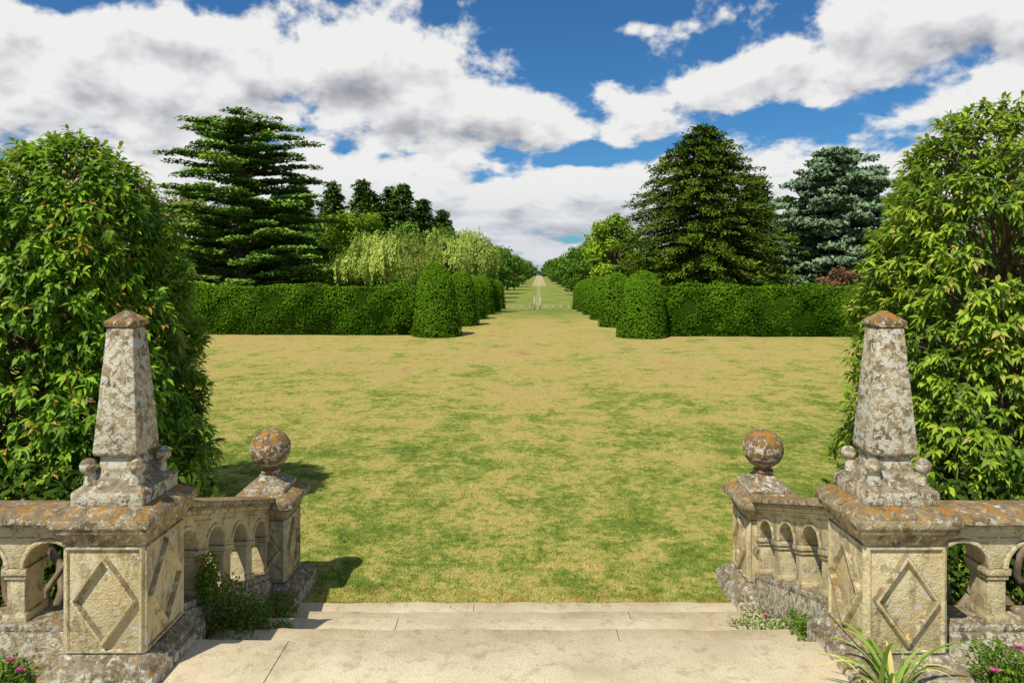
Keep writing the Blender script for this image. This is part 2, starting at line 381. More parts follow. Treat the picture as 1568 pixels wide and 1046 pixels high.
# ------------------------------------------------------------------ arcaded balustrades
def arcade(a0,a1,n,zb,zo,zs,zt,th,along,fixed,shear=None,pf=0.29):
    mod=(a1-a0)/n; pw=mod*pf; r=(mod-pw)/2
    P=[]
    def mk(V,F,mt=0):
        V=np.array(V,float)
        z=V[:,2]+ (shear(V[:,0]) if shear else 0)
        if along=='x': W=np.stack([V[:,0],fixed+V[:,1],z],1)
        else: W=np.stack([fixed+V[:,1],V[:,0],z],1)
        P.append((W,F,mt,0.5))
    def bx(x0,x1,t0,t1,z0,z1,mt=0):
        V=[(x,t,z) for z in(z0,z1) for t in(t0,t1) for x in(x0,x1)]
        mk(V,np.array([(0,2,3,1),(4,5,7,6),(0,1,5,4),(2,6,7,3),(0,4,6,2),(1,3,7,5)]),mt)
    h=th/2
    for i in range(n+1):
        c=a0+i*mod; l=max(a0,c-pw/2); rr=min(a1,c+pw/2)
        bx(l+.008,rr-.008,-h+.012,h-.012,zo,zs-.03)
        bx(l-.014,rr+.014,-h-.008,h+.008,zs-.045,zs-.002)
        bx(l-.004,rr+.004,-h+.002,h-.002,zs-.075,zs-.045)
        bx(l-.01,rr+.01,-h-.004,h+.004,zo-.002,zo+.05)
    K=12
    for i in range(n):
        l=a0+i*mod; c=l+mod/2
        xs_=[];zs_=[]
        for k in range(K+1):
            t=math.pi*(1-k/K); xs_.append(c+r*math.cos(t)); zs_.append(zs+r*math.sin(t))
        xs_=[l]+xs_+[l+mod]; zs_=[zs]+zs_+[zs]; m=len(xs_)
        V=[];F=[]
        for t in(-h,h):
            V+=[(x,t,z) for x,z in zip(xs_,zs_)]; V+=[(x,t,zt) for x in xs_]
        for k in range(m-1):
            F.append((k,k+1,m+k+1,m+k)); F.append((2*m+k+1,2*m+k,3*m+k,3*m+k+1)); F.append((k+1,k,2*m+k,2*m+k+1))
        mk(V,np.array(F))
        V=[];F=[]
        for t in(-1,1):
            for rr2,dt in((r+.002,h-.002),(r+.004,h+.010),(r+.028,h+.010),(r+.034,h-.002)):
                for k in range(K+1):
                    a=math.pi*(1-k/K); V.append((c+rr2*math.cos(a),t*dt,zs+rr2*math.sin(a)))
        for q in range(2):
            for rr2 in range(3):
                for k in range(K):
                    A=q*4*(K+1)+rr2*(K+1)+k; F.append((A,A+1,A+K+2,A+K+1))
        mk(V,np.array(F))
    for i in range(n+1):
        c=a0+i*mod
        for sx in (-1,1):
            if (i==0 and sx<0) or (i==n and sx>0): continue
            x0,x1=sorted((c+sx*0.012,c+sx*(mod*0.30)))
            for t in(-1,1):
                t0,t1=sorted((t*(h-.002),t*(h+.008)))
                bx(x0,x1,t0,t1,zt-.032,zt-.022)
    bx(a0,a1,-h-.02,h+.02,zo-.05,zo,2)
    bx(a0,a1,-h-.035,h+.035,zb-.9,zo-.05,2)
    bx(a0,a1,-h-.01,h+.01,zt-.001,zt+.02)
    bx(a0,a1,-h-.03,h+.03,zt+.021,zt+.055)
    bx(a0,a1,-h-.055,h+.055,zt+.056,zt+.075,1)
    V=[]
    for a in(a0,a1):
        V+=[(a,-h-.075,zt+.076),(a,h+.075,zt+.076),(a,h+.075,zt+.115),(a,h*.5,zt+.135),(a,-h*.5,zt+.135),(a,-h-.075,zt+.115)]
    F=[(0,5,4,3,2,1),(6,7,8,9,10,11)]+[(k,(k+1)%6,6+(k+1)%6,6+k) for k in range(6)]
    mk(V,F,1)
    return P
SM3=[STONE,STONE_CAP,STONE_BASE]
for s,off in ((-1,2.65),(1,2.58)):
    a,b=sorted((s*off,s*(off+0.44*14)))
    stair_frame(bevel(build('stone_balustrade',arcade(a,b,14,TZ,0.92,1.255,1.470,0.20,'x',4.34),SM3),0.004,2))
    sl=-0.57/1.78
    f=lambda y,sl=sl:(y-4.48)*sl
    stair_frame(bevel(build('stair_balustrade',arcade(4.482,6.285,4,TZ,0.90,1.235,1.47,0.19,'y',s*2.34+.01,f,0.33),SM3),0.004,2))

# ------------------------------------------------------------------ shrubs
def big_shrub(name,cx,cy,prof,mat,nros,seed,twig_mat,bare=0.0):
    global rng
    rng=np.random.default_rng(seed)
    zs=np.array([p[0] for p in prof]); rs=np.array([p[1] for p in prof])
    zz=rng.uniform(0.1,zs[-1],nros*3); R=np.interp(zz,zs,rs)
    acc=rng.random(len(zz))<(R+0.25)/(rs.max()+0.25); zz=zz[acc][:nros]; R=R[acc][:nros]; n=len(zz)
    th=rng.uniform(0,2*np.pi,n)
    lump=1+0.06*np.sin(3*th+2.1*zz)+0.05*np.sin(5*th-3.3*zz+seed)+0.05*np.sin(9*th+6*zz)
    rad=R*lump*(1-np.abs(rng.normal(0,0.13,n)))+rng.normal(0,0.035,n)
    hole=np.sin(2.3*th+1.9*zz+seed)+np.sin(4.1*th-2.7*zz)+0.7*np.sin(7*th+5*zz)
    keep=~((hole>1.25)&(rng.random(n)<0.6+bare))
    zz,th,rad,R=zz[keep],th[keep],rad[keep],R[keep]; n=len(zz)
    out=np.stack([np.cos(th),np.sin(th),np.full(n,0.25)],1); out[:,2]+= np.clip((zz-zs[-1]*0.78)/(zs[-1]*0.22),0,1)*1.4
    out=unit(out+rng.normal(size=(n,3))*0.3)
    pos=np.stack([cx+rad*np.cos(th),cy+rad*np.sin(th),zz+rng.normal(0,.04,n)],1)
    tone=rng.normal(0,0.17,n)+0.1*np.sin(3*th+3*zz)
    P=[]
    k=9
    pr=np.repeat(pos,k,0); o=np.repeat(out,k,0); ang=np.tile(np.arange(k)*2.4,n)+np.repeat(rng.uniform(0,6.28,n),k)
    a=unit(np.cross(o,np.array([0.13,0.21,0.97]))); b=np.cross(o,a)
    spread=np.tile(np.linspace(0.4,1.45,k),n)+rng.normal(0,.2,n*k)
    ax=unit(o*np.cos(spread)[:,None]+(np.cos(ang)[:,None]*a+np.sin(ang)[:,None]*b)*np.sin(spread)[:,None]+np.array([0,0,-0.30]))
    pr=pr-o*np.tile(np.linspace(0,0.08,k),n)[:,None]
    L=rng.uniform(0.08,0.155,n*k); W=L*rng.uniform(0.26,0.38,n*k)
    nrm=unit(o+np.array([0,0,.9])+rnd_dirs(n*k)*.3)
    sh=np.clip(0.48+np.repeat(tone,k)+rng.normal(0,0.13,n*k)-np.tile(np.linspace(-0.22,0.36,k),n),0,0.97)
    sh=np.where(rng.random(n*k)<0.003,1.0,sh)
    P+=bent_leaves(pr,ax,nrm,L,W,sh,0.28,0)
    for i in range(0,n,6):
        q=pos[i]; c=np.array([cx+(q[0]-cx)*0.25,cy+(q[1]-cy)*0.25,max(q[2]-0.5,0.05)])
        m=(q+c)/2+rng.normal(0,.06,3)
        P.append(tube([c,m,q],[.012,.008,.003],4,1))
    for i in range(16):
        t=rng.uniform(0,6.28); r0=rng.uniform(0.1,rs.max()*0.75); pts=[]
        x,y=cx+r0*math.cos(t),cy+r0*math.sin(t)
        hmax=zs[-1]*(0.92-0.66*r0/rs.max())
        for q in np.linspace(0,1,9):
            pts.append((x+rng.normal(0,.05)-0.3*q*(x-cx),y+rng.normal(0,.05)-0.3*q*(y-cy),q*hmax))
        P.append(tube(pts,np.linspace(rng.uniform(.035,.07),.012,9),7,1))
    return build(name,P,[mat,twig_mat])
L1=leaf_mat('shrub_leaf',(0.040,0.10,0.007),(0.33,0.53,0.03),0.25,0.5,(0.5,0.16,0.05),0.2)
L2=leaf_mat('shrub_leaf_yellow',(0.05,0.11,0.008),(0.40,0.54,0.04),0.25,0.5,(0.5,0.32,0.12),0.2)
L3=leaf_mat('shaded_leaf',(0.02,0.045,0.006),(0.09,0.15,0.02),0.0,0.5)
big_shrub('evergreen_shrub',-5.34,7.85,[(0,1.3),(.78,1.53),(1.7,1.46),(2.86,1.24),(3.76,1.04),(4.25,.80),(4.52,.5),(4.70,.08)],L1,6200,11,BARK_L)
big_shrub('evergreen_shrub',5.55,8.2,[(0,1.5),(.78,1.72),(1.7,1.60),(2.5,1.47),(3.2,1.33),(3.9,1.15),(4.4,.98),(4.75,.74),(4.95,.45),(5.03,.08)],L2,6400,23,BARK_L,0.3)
for s in(-1,1):
    P=[]
    for i in range(26):
        x=s*(2.8+i*0.17+random.uniform(-.06,.06)); y=4.95+random.uniform(-.12,.5); pts=[]
        for q in range(9): pts.append((x+0.10*math.sin(q*1.1+i*2),y+0.05*math.cos(q*1.4+i),q*0.155))
        P.append(tube(pts,np.linspace(random.uniform(.03,.06),.02,9),8,1))
    n=5200
    pos=np.stack([s*rng.uniform(2.75,7.2,n),rng.uniform(5.35,6.4,n),rng.uniform(0.0,1.30,n)],1)
    P+=bent_leaves(pos,rnd_dirs(n)+np.array([0,-.4,-.3]),rnd_dirs(n),rng.uniform(.07,.14,n),rng.uniform(.03,.05,n),np.clip(rng.normal(.4,.2,n),0,.95),.2,0)
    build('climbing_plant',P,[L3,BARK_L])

# ------------------------------------------------------------------ hedges & topiary
HEDGE=leaf_mat('yew_hedge_leaf',(0.013,0.042,0.003),(0.120,0.235,0.012),0.0,0.6)
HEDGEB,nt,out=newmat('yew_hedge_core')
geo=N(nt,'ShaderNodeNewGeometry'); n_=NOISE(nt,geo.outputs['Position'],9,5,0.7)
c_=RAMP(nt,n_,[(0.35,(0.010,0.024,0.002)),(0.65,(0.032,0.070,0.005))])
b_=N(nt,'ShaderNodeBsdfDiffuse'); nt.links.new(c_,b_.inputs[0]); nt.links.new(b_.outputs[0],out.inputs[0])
def hedge(name,x0,x1,y0,y1,h):
    P=[box(x0+.06,x1-.06,y0+.06,y1-.06,-0.5,h-.06,1)]
    def surf(n,kind):
        u,v=rng.random(n),rng.random(n)
        if kind=='front': p=np.stack([x0+(x1-x0)*u,np.full(n,y0),h*v],1); o=np.array([0,-1,0])
        elif kind=='back': p=np.stack([x0+(x1-x0)*u,np.full(n,y1),h*v],1); o=np.array([0,1,0])
        elif kind=='top': p=np.stack([x0+(x1-x0)*u,y0+(y1-y0)*v,np.full(n,h)],1); o=np.array([0,0,1])
        elif kind=='l': p=np.stack([np.full(n,x0),y0+(y1-y0)*u,h*v],1); o=np.array([-1,0,0])
        else: p=np.stack([np.full(n,x1),y0+(y1-y0)*u,h*v],1); o=np.array([1,0,0])
        d=0.07*np.sin(p[:,0]*1.3+p[:,2]*1.6)+0.06*np.sin(p[:,0]*3.1-p[:,2]*3.7)+0.03*np.sin(p[:,0]*7.3+p[:,2]*5.1)+rng.normal(0,.025,n)
        p=p+o*d[:,None]
        if kind=='top': p[:,2]+=0.03*np.sin(p[:,0]*0.9)
        nr=unit(o+rng.normal(size=(n,3))*0.5+np.array([0,0,.35])); ax=unit(np.cross(nr,rnd_dirs(n))+o*.3)
        vs=np.sin(p[:,0]*0.8+1)+np.sin(p[:,0]*2.1+2)+.6*np.sin(p[:,0]*5.3)
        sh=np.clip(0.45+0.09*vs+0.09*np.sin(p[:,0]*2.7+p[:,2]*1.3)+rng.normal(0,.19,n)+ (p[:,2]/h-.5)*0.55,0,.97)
        return leaves(p-ax*.06,ax,nr,rng.uniform(.08,.15,n),rng.uniform(.045,.08,n),sh,0)
    A=(x1-x0)
    P+=[surf(int(A*h*440),'front'),surf(int(A*h*100),'back'),surf(int(A*(y1-y0)*260),'top'),surf(900,'l'),surf(900,'r')]
    return build(name,P,[HEDGE,HEDGEB])
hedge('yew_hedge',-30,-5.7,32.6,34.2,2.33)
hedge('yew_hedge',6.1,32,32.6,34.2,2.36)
def topiary(cx,cy,r,h,lean=0.0,dens=420):
    z0=float(gz(cy)); hs=np.linspace(0,1,16)
    prof=lambda t: r*np.where(t<0.55,1.0-0.20*t/0.55, 0.80*np.sqrt(np.clip(1-((t-0.55)/0.45)**2.0,0,1)))
    V=[];F=[];k=20
    for t in hs:
        for j in range(k):
            a=2*np.pi*j/k; rr=max(float(prof(t))-.07,0.01); V.append((cx+lean*t+rr*math.cos(a),cy+rr*math.sin(a),z0-0.1+(h+.05)*t))
    for i in range(15):
        for j in range(k): F.append((i*k+j,i*k+(j+1)%k,(i+1)*k+(j+1)%k,(i+1)*k+j))
    P=[(np.array(V),np.array(F),1,.5)]
    n=int(2*np.pi*r*h*dens)
    t=1-rng.random(n)**1.25; t=np.where(rng.random(n)<.25,rng.uniform(.75,1,n),t); a=rng.uniform(0,2*np.pi,n)
    rr=prof(t)*(1+0.02*np.sin(4*a+5*t)+rng.normal(0,.012,n))
    o=unit(np.stack([np.cos(a),np.sin(a),0.15+np.clip((t-.55)/.45,0,1)**2*2.5],1))
    p=np.stack([cx+lean*t+rr*np.cos(a),cy+rr*np.sin(a),z0+h*t],1)
    nr=unit(o+rng.normal(size=(n,3))*.35+np.array([0,0,.3])); ax=unit(np.cross(nr,rnd_dirs(n))+o*.3)
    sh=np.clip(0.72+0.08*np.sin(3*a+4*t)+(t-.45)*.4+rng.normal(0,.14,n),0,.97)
    P.append(leaves(p-ax*.06,ax,nr,rng.uniform(.08,.15,n),rng.uniform(.045,.08,n),sh,0))
    build('topiary_yew',P,[HEDGE,HEDGEB])
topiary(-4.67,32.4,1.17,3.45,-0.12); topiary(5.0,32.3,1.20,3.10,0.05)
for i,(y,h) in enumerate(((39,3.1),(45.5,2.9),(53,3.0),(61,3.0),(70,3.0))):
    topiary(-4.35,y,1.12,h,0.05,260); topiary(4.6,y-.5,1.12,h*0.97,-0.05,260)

# ------------------------------------------------------------------ trees
def clump(P,c,rx,ry,rz,n,L,W,tone,nz=1.0,mat=0):
    d=rnd_dirs(n)*(rng.random((n,1))**0.4); p=c+d*np.array([rx,ry,rz])
    nr=unit(rnd_dirs(n)+np.array([-.15,-.35,nz])); ax=unit(np.cross(nr,rnd_dirs(n)))
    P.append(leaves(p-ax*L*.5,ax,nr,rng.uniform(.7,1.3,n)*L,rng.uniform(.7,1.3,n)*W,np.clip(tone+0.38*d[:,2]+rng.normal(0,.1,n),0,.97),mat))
def cedar(name,x,y,H,prof,mat,levels=17,limbs=6,droop=0.0,seed=1,flat=0.16,dens=55,size=0.5,gap=0.25,padr=0.95,f0=.10,nz=1.6):
    global rng; rng=np.random.default_rng(seed)
    z0=float(gz(y)); P=[tube([(x,y,z0-.3),(x+.1,y,z0+H*.3),(x-.15,y,z0+H*.6),(x,y,z0+H*.97)],[H*.035,H*.028,H*.018,.05],9,1)]
    for i in range(levels):
        f=(i+.5)/levels; zz=z0+H*(f0+(.985-f0)*f)
        for j in range(limbs):
            if rng.random()<gap*0.6: continue
            a=2*np.pi*(j/limbs)+rng.uniform(-.5,.5)+i*1.3
            R=np.interp(f,[p[0] for p in prof],[p[1] for p in prof])*rng.uniform(.60,1.12)
            zl=zz+rng.uniform(-.16,.16); rise=R*rng.uniform(0.0,0.08)
            tip=np.array([x+R*math.cos(a),y+R*math.sin(a),zl+rise-droop*R])
            st=np.array([x,y,zl-R*0.12]); mid=(st+tip)/2+np.array([0,0,R*.06])
            P.append(tube([st,mid,tip],[.05+R*.018,.03+R*.010,.02],5,1))
            npad=max(3,int(R/0.7)); tone=rng.normal(.55,.13)
            for q in range(npad):
                s=0.24+0.78*(q+rng.random()*.6)/npad
                c=st*(1-s)**2+2*mid*s*(1-s)+tip*s*s if s<1 else tip
                c=c+np.array([rng.normal(0,.45),rng.normal(0,.45),rng.normal(.05,.08)])
                pr=padr*rng.uniform(.6,1.2)*(0.6+0.4*min(R/4,1))
                clump(P,c,pr,pr,flat,int(dens*pr*pr)+8,size,size*.5,tone+rng.normal(0,.06),nz)
    return build(name,P,[mat,BARK])
def conifer(name,x,y,H,R0,mat,seed=1,levels=32,per=10,size=.5,shape=0.75,dens=34,pad=.75,prof=None,jit=(.78,1.1)):
    global rng; rng=np.random.default_rng(seed)
    z0=float(gz(y)); P=[tube([(x,y,z0-.3),(x,y,z0+H*.97)],[H*.03,.05],8,1)]
    for i in range(levels):
        f=(i+.3)/levels; zz=z0+H*(0.04+.95*f)
        Rm=R0*((1-f)**shape)*(1 if f>.12 else .85+f)
        if prof: Rm=np.interp(f,[p[0] for p in prof],[p[1] for p in prof])
        nl=max(4,int(per*(0.35+Rm/R0)))
        for j in range(nl):
            a=2*np.pi*j/nl+rng.uniform(-.3,.3)+i*.7; R=Rm*rng.uniform(*jit)+.15
            d=np.array([math.cos(a),math.sin(a),0]); tone=rng.normal(.45,.16)
            z_=zz+rng.normal(0,.12)
            st=np.array([x,y,z_+R*.1]); tip=np.array([x,y,z_])+d*R+np.array([0,0,-R*.10])
            P.append(tube([st,tip],[.06,.02],4,1))
            for q in range(4):
                s=1.0-q*0.2*rng.uniform(.7,1.2); r=pad*rng.uniform(.7,1.15)*(.55+.45*min(Rm/3,1))*(1.0 if q else .75)
                c=st*(1-s)+tip*s+np.array([rng.normal(0,.2),rng.normal(0,.2),.12*(s>.9)])
                n=int(dens*r*r)+6
                dd=rnd_dirs(n)*(rng.random((n,1))**.4); p=c+dd*np.array([r,r,.18]); p[:,2]-=0.32*np.einsum('ij,j->i',dd*r,d)
                ax=unit(d*1.1+rng.normal(size=(n,3))*.55+np.array([0,0,-.25])); nr=unit(np.array([0,0,1.5])+rnd_dirs(n)+d*.5)
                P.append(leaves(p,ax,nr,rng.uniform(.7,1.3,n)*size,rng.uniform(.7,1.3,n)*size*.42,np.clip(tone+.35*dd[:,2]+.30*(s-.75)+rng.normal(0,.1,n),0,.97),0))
    return build(name,P,[mat,BARK])
def broadleaf(name,x,y,H,R,mat,seed=1,blobs=26,n=300,size=.42,low=0.12,parts_only=False):
    global rng; rng=np.random.default_rng(seed)
    z0=float(gz(y)); P=[tube([(x,y,z0-.3),(x+.1,y,z0+H*.35),(x,y,z0+H*.75)],[H*.03,H*.022,.06],7,1)]
    zc=z0+H*(.5+low/2); hz=H*(1-low)/2
    for i in range(blobs):
        d=rnd_dirs(1)[0]; r=R*rng.uniform(.22,.42); s=rng.uniform(.45,.98)
        c=np.array([x,y,zc])+d*np.array([R-r*.75,R-r*.75,hz-r*.75])*s**.5
        P.append(tube([(x,y,z0+H*.3),tuple((np.array([x,y,z0+H*.45])+c)/2),tuple(c)],[.12,.07,.03],4,1))
        tone=rng.normal(.48,.15); dd=rnd_dirs(n)*(rng.random((n,1))**.25)*(1+.18*rng.normal(size=(n,1)))
        p=c+dd*np.array([r,r,r*.85]); nr=unit(dd+rnd_dirs(n)*.8+np.array([0,0,.3])); ax=np.cross(nr,rnd_dirs(n))
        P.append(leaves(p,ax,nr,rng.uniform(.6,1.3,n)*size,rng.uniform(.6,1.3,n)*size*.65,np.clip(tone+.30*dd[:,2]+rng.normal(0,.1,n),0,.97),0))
    if parts_only: return P
    return build(name,P,[mat,BARK])
def willow(name,x,y,H,R,mat,seed=1):
    global rng; rng=np.random.default_rng(seed)
    z0=float(gz(y)); P=[tube([(x,y,z0-.3),(x,y,z0+H*.5),(x,y,z0+H*.8)],[.35,.25,.08],7,1)]
    for i in range(76):
        d=rnd_dirs(1)[0]; d[2]=abs(d[2])*.9; s=rng.uniform(.5,1.05)
        c=np.array([x,y,z0+H*.58])+d*np.array([R,R,H*.42])*s
        P.append(tube([(x,y,z0+H*.45),tuple(c)],[.07,.02],4,1)); tone=rng.normal(.45,.22)
        for k in range(12):
            b=c+rng.normal(0,.40,3)*np.array([1,1,.5]); ln=rng.uniform(.6,2.0); m=int(ln*14)
            q=rng.random(m); p=b-np.stack([np.zeros(m),np.zeros(m),q*ln],1)+rng.normal(0,.07,(m,3))
            p[:,:2]+=(d[:2]*0.25*np.sin(q*3)[:,None])
            ax=unit(rng.normal(size=(m,3))*.35+np.array([0,0,-1])+d*.3); nr=unit(d+np.array([0,0,.6])+rnd_dirs(m)*.6)
            P.append(leaves(p,ax,nr,rng.uniform(.16,.32,m),.10,np.clip(tone-.35*q+.25+rng.normal(0,.1,m),0,.97),0))
    return build(name,P,[mat,BARK])

CED=leaf_mat('cedar_needles',(0.026,0.070,0.010),(0.22,0.36,0.05),0.0,0.6)
FIR=leaf_mat('cypress_foliage',(0.018,0.040,0.004),(0.17,0.26,0.022),0.0,0.6)
BLU=leaf_mat('blue_cedar_needles',(0.060,0.105,0.055),(0.25,0.34,0.18),0.0,0.6)
DKC=leaf_mat('dark_conifer_needles',(0.026,0.062,0.010),(0.14,0.24,0.038),0.0,0.6)
BRI=leaf_mat('bright_leaves',(0.08,0.155,0.012),(0.33,0.47,0.04),0.2,0.55)
MID=leaf_mat('mid_leaves',(0.035,0.085,0.010),(0.17,0.30,0.034),0.1,0.6)
OLV=leaf_mat('olive_leaves',(0.11,0.12,0.03),(0.30,0.31,0.08),0.1,0.6)
WIL=leaf_mat('willow_leaves',(0.12,0.20,0.025),(0.50,0.58,0.12),0.2,0.6)
RED=leaf_mat('copper_leaves',(0.09,0.045,0.03),(0.22,0.11,0.06),0.1,0.6)
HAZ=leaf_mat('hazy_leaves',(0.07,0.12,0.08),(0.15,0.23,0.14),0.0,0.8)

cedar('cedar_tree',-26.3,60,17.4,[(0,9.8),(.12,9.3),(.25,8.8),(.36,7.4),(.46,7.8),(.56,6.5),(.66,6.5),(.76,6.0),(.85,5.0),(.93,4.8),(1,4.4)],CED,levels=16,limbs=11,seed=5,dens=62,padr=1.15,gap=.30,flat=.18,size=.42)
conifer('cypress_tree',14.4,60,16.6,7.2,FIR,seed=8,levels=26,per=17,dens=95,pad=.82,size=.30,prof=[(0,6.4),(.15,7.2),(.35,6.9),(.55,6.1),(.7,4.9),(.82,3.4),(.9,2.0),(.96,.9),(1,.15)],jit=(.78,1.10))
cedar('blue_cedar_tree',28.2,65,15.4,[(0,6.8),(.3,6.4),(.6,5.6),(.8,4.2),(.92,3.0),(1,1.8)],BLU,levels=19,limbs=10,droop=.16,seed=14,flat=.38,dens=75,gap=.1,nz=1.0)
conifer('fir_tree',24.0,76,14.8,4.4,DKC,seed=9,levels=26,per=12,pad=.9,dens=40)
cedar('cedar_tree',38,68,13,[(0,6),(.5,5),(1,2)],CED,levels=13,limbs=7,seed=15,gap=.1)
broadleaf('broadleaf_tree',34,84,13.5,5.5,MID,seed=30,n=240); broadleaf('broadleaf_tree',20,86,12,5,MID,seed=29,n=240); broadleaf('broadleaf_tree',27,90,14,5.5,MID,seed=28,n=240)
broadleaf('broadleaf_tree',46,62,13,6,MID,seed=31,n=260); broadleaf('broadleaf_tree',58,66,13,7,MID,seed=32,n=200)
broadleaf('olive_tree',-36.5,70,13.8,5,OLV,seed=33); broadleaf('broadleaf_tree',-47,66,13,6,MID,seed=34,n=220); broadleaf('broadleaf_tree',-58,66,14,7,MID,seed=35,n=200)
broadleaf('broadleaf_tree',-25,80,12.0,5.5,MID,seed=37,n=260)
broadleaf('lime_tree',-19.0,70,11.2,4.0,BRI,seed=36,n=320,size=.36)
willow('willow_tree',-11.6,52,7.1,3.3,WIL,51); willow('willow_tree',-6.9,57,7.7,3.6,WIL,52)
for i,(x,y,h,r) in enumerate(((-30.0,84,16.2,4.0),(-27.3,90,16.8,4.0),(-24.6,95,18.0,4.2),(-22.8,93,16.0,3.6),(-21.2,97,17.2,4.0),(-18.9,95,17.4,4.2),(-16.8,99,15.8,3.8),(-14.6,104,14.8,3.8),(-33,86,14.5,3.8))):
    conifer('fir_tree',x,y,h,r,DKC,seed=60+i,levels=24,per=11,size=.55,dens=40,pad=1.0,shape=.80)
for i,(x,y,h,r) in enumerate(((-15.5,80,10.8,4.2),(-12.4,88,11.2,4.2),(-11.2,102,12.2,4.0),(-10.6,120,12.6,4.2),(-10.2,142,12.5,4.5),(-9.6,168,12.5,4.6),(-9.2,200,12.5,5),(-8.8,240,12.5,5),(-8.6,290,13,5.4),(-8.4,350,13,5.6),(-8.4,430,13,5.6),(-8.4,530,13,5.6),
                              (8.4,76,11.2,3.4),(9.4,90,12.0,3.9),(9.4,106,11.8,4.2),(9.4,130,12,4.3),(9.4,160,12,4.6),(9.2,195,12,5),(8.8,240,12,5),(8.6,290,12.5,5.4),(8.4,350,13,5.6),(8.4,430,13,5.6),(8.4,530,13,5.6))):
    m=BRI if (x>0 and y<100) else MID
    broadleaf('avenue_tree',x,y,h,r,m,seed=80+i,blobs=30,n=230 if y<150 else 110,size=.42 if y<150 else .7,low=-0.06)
broadleaf('copper_shrub',25.0,56,4.1,2.4,RED,seed=41,blobs=14,n=180,size=.3); broadleaf('copper_shrub',28.4,57,3.7,2.2,RED,seed=42,blobs=12,n=180,size=.3)
P=[]
for i in range(26):
    s=-1 if i%2 else 1
    x=s*(19+ (i//2)*8.5+rng.uniform(-2,2)); y=118+rng.uniform(-6,10)
    P+=broadleaf('',x,y,rng.uniform(11,14.0),rng.uniform(5.5,7),None,seed=200+i,blobs=18,n=130,size=.9,low=0.0,parts_only=True)
build('woodland',P,[MID,BARK])
P=[]
for i in range(46):
    a=-0.5+i/45.0
    x=a*1500+np.random.default_rng(i).uniform(-10,10); y=780+ (i%5)*30
    P+=broadleaf('',x,y,14+3*math.sin(i*1.7),22,None,seed=300+i,blobs=12,n=60,size=4.0,low=0.0,parts_only=True)
for i in range(24):
    x=-45+i*4+0.0; P+=broadleaf('',x,620+ (i%4)*18,7+2.0*math.sin(i*2.1)+ (2.5 if abs(x)>14 else 0),5,None,seed=400+i,blobs=8,n=60,size=1.5,low=0.0,parts_only=True)
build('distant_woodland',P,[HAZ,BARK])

# ------------------------------------------------------------------ park gate
PALE=plain_mat('pale_painted_timber',(0.46,0.41,0.29))
z=float(gz(66)); P=[]
for x in np.linspace(-3.0,3.0,9):
    if abs(x)<.3: continue
    P.append(box(x-.035,x+.035,65.95,66.05,z-.1,z+.46))
for zz in(.20,.40):
    P.append(box(-3.0,-.35,65.98,66.02,z+zz,z+zz+.04)); P.append(box(.35,3.0,65.98,66.02,z+zz,z+zz+.04))
for x in(-.28,.28):
    P.append(box(x-.06,x+.06,65.9,66.1,z-.1,z+1.1)); P.append(loft(x,66,[(z+1.11,.09),(z+1.15,.09),(z+1.26,.02)]))
for k in range(5): P.append(box(-.20+k*.09,-.18+k*.09,65.99,66.01,z+.1,z+.8))
P.append(box(-.22,.22,65.97,66.03,z+.76,z+.80)); P.append(box(-.22,.22,65.97,66.03,z+.1,z+.14))
build('park_gate',P,[PALE])

# ------------------------------------------------------------------ small plants (stair frame)
rng=np.random.default_rng(99)
SM=leaf_mat('weed_leaf',(0.045,0.10,0.010),(0.20,0.34,0.04),0.2,0.5,(0.36,0.09,0.04))
PINK=leaf_mat('pink_petals',(0.45,0.06,0.20),(0.75,0.20,0.42),0.3,0.6)
def bushlet(name,pts,n,L,mats,flower=None,redp=0.0):
    P=[]
    for (c,r) in pts:
        c=np.array(c); r=np.array(r)
        p=c+rnd_dirs(n)*r*(rng.random((n,1))**.4); p[:,2]=np.maximum(p[:,2],c[2]-r[2]*0.9)
        ax=unit(rnd_dirs(n)+(p-c)/r*.8); sh=np.clip(rng.normal(.5,.2,n),0,.95); sh=np.where(rng.random(n)<redp,1,sh)
        P+=bent_leaves(p,ax,unit(rnd_dirs(n)+np.array([0,0,1.])),rng.uniform(.6,1.3,n)*L,rng.uniform(.3,.5,n)*L,sh,.2,0)
        for k in range(12):
            q=p[rng.integers(n)]; P.append(tube([(c[0],c[1],c[2]-r[2]),tuple((c+q)/2),tuple(q)],[.006,.004,.002],4,0,.3))
    if flower:
        for f in flower:
            f=np.array(f)
            P.append(tube([f-np.array([0.01,0,.14]),f],[.003,.003],4,0,.5))
            m=16; a=np.linspace(0,4*np.pi,m); ax=np.stack([np.cos(a),np.sin(a),np.linspace(.2,1.2,m)],1)
            P.append(leaves(np.tile(f,(m,1)),ax,rnd_dirs(m)+np.array([0,0,1.]),.03,.02,rng.random(m)*.9,1))
    stair_frame(build(name,P,mats))
bushlet('creeping_shrub',[((-2.10,4.98,.66),(.12,.25,.22)),((-2.02,5.15,.50),(.19,.3,.14)),((-1.95,4.95,.50),(.22,.3,.10)),((-2.16,4.85,.92),(.06,.10,.18)),((-1.95,5.65,.3),(.16,.3,.10)),((-1.75,5.0,.42),(.14,.2,.06))],900,.034,[SM,PINK],None,.14)
bushlet('step_weed',[((1.95,5.05,.44),(.20,.2,.05)),((2.0,5.45,.28),(.18,.2,.08)),((2.06,4.85,.58),(.08,.2,.08)),((1.8,5.3,.33),(.12,.12,.04))],500,.030,[SM,PINK],[(1.9,5.1,.52)])
bushlet('geranium_plant',[((-2.88,3.93,.78),(.14,.10,.09)),((-3.05,3.9,.80),(.12,.10,.09))],420,.038,[SM,PINK],[(-2.83,3.85,.90),(-2.78,3.86,.84),(-2.92,3.85,.93),(-2.98,3.82,.86)])
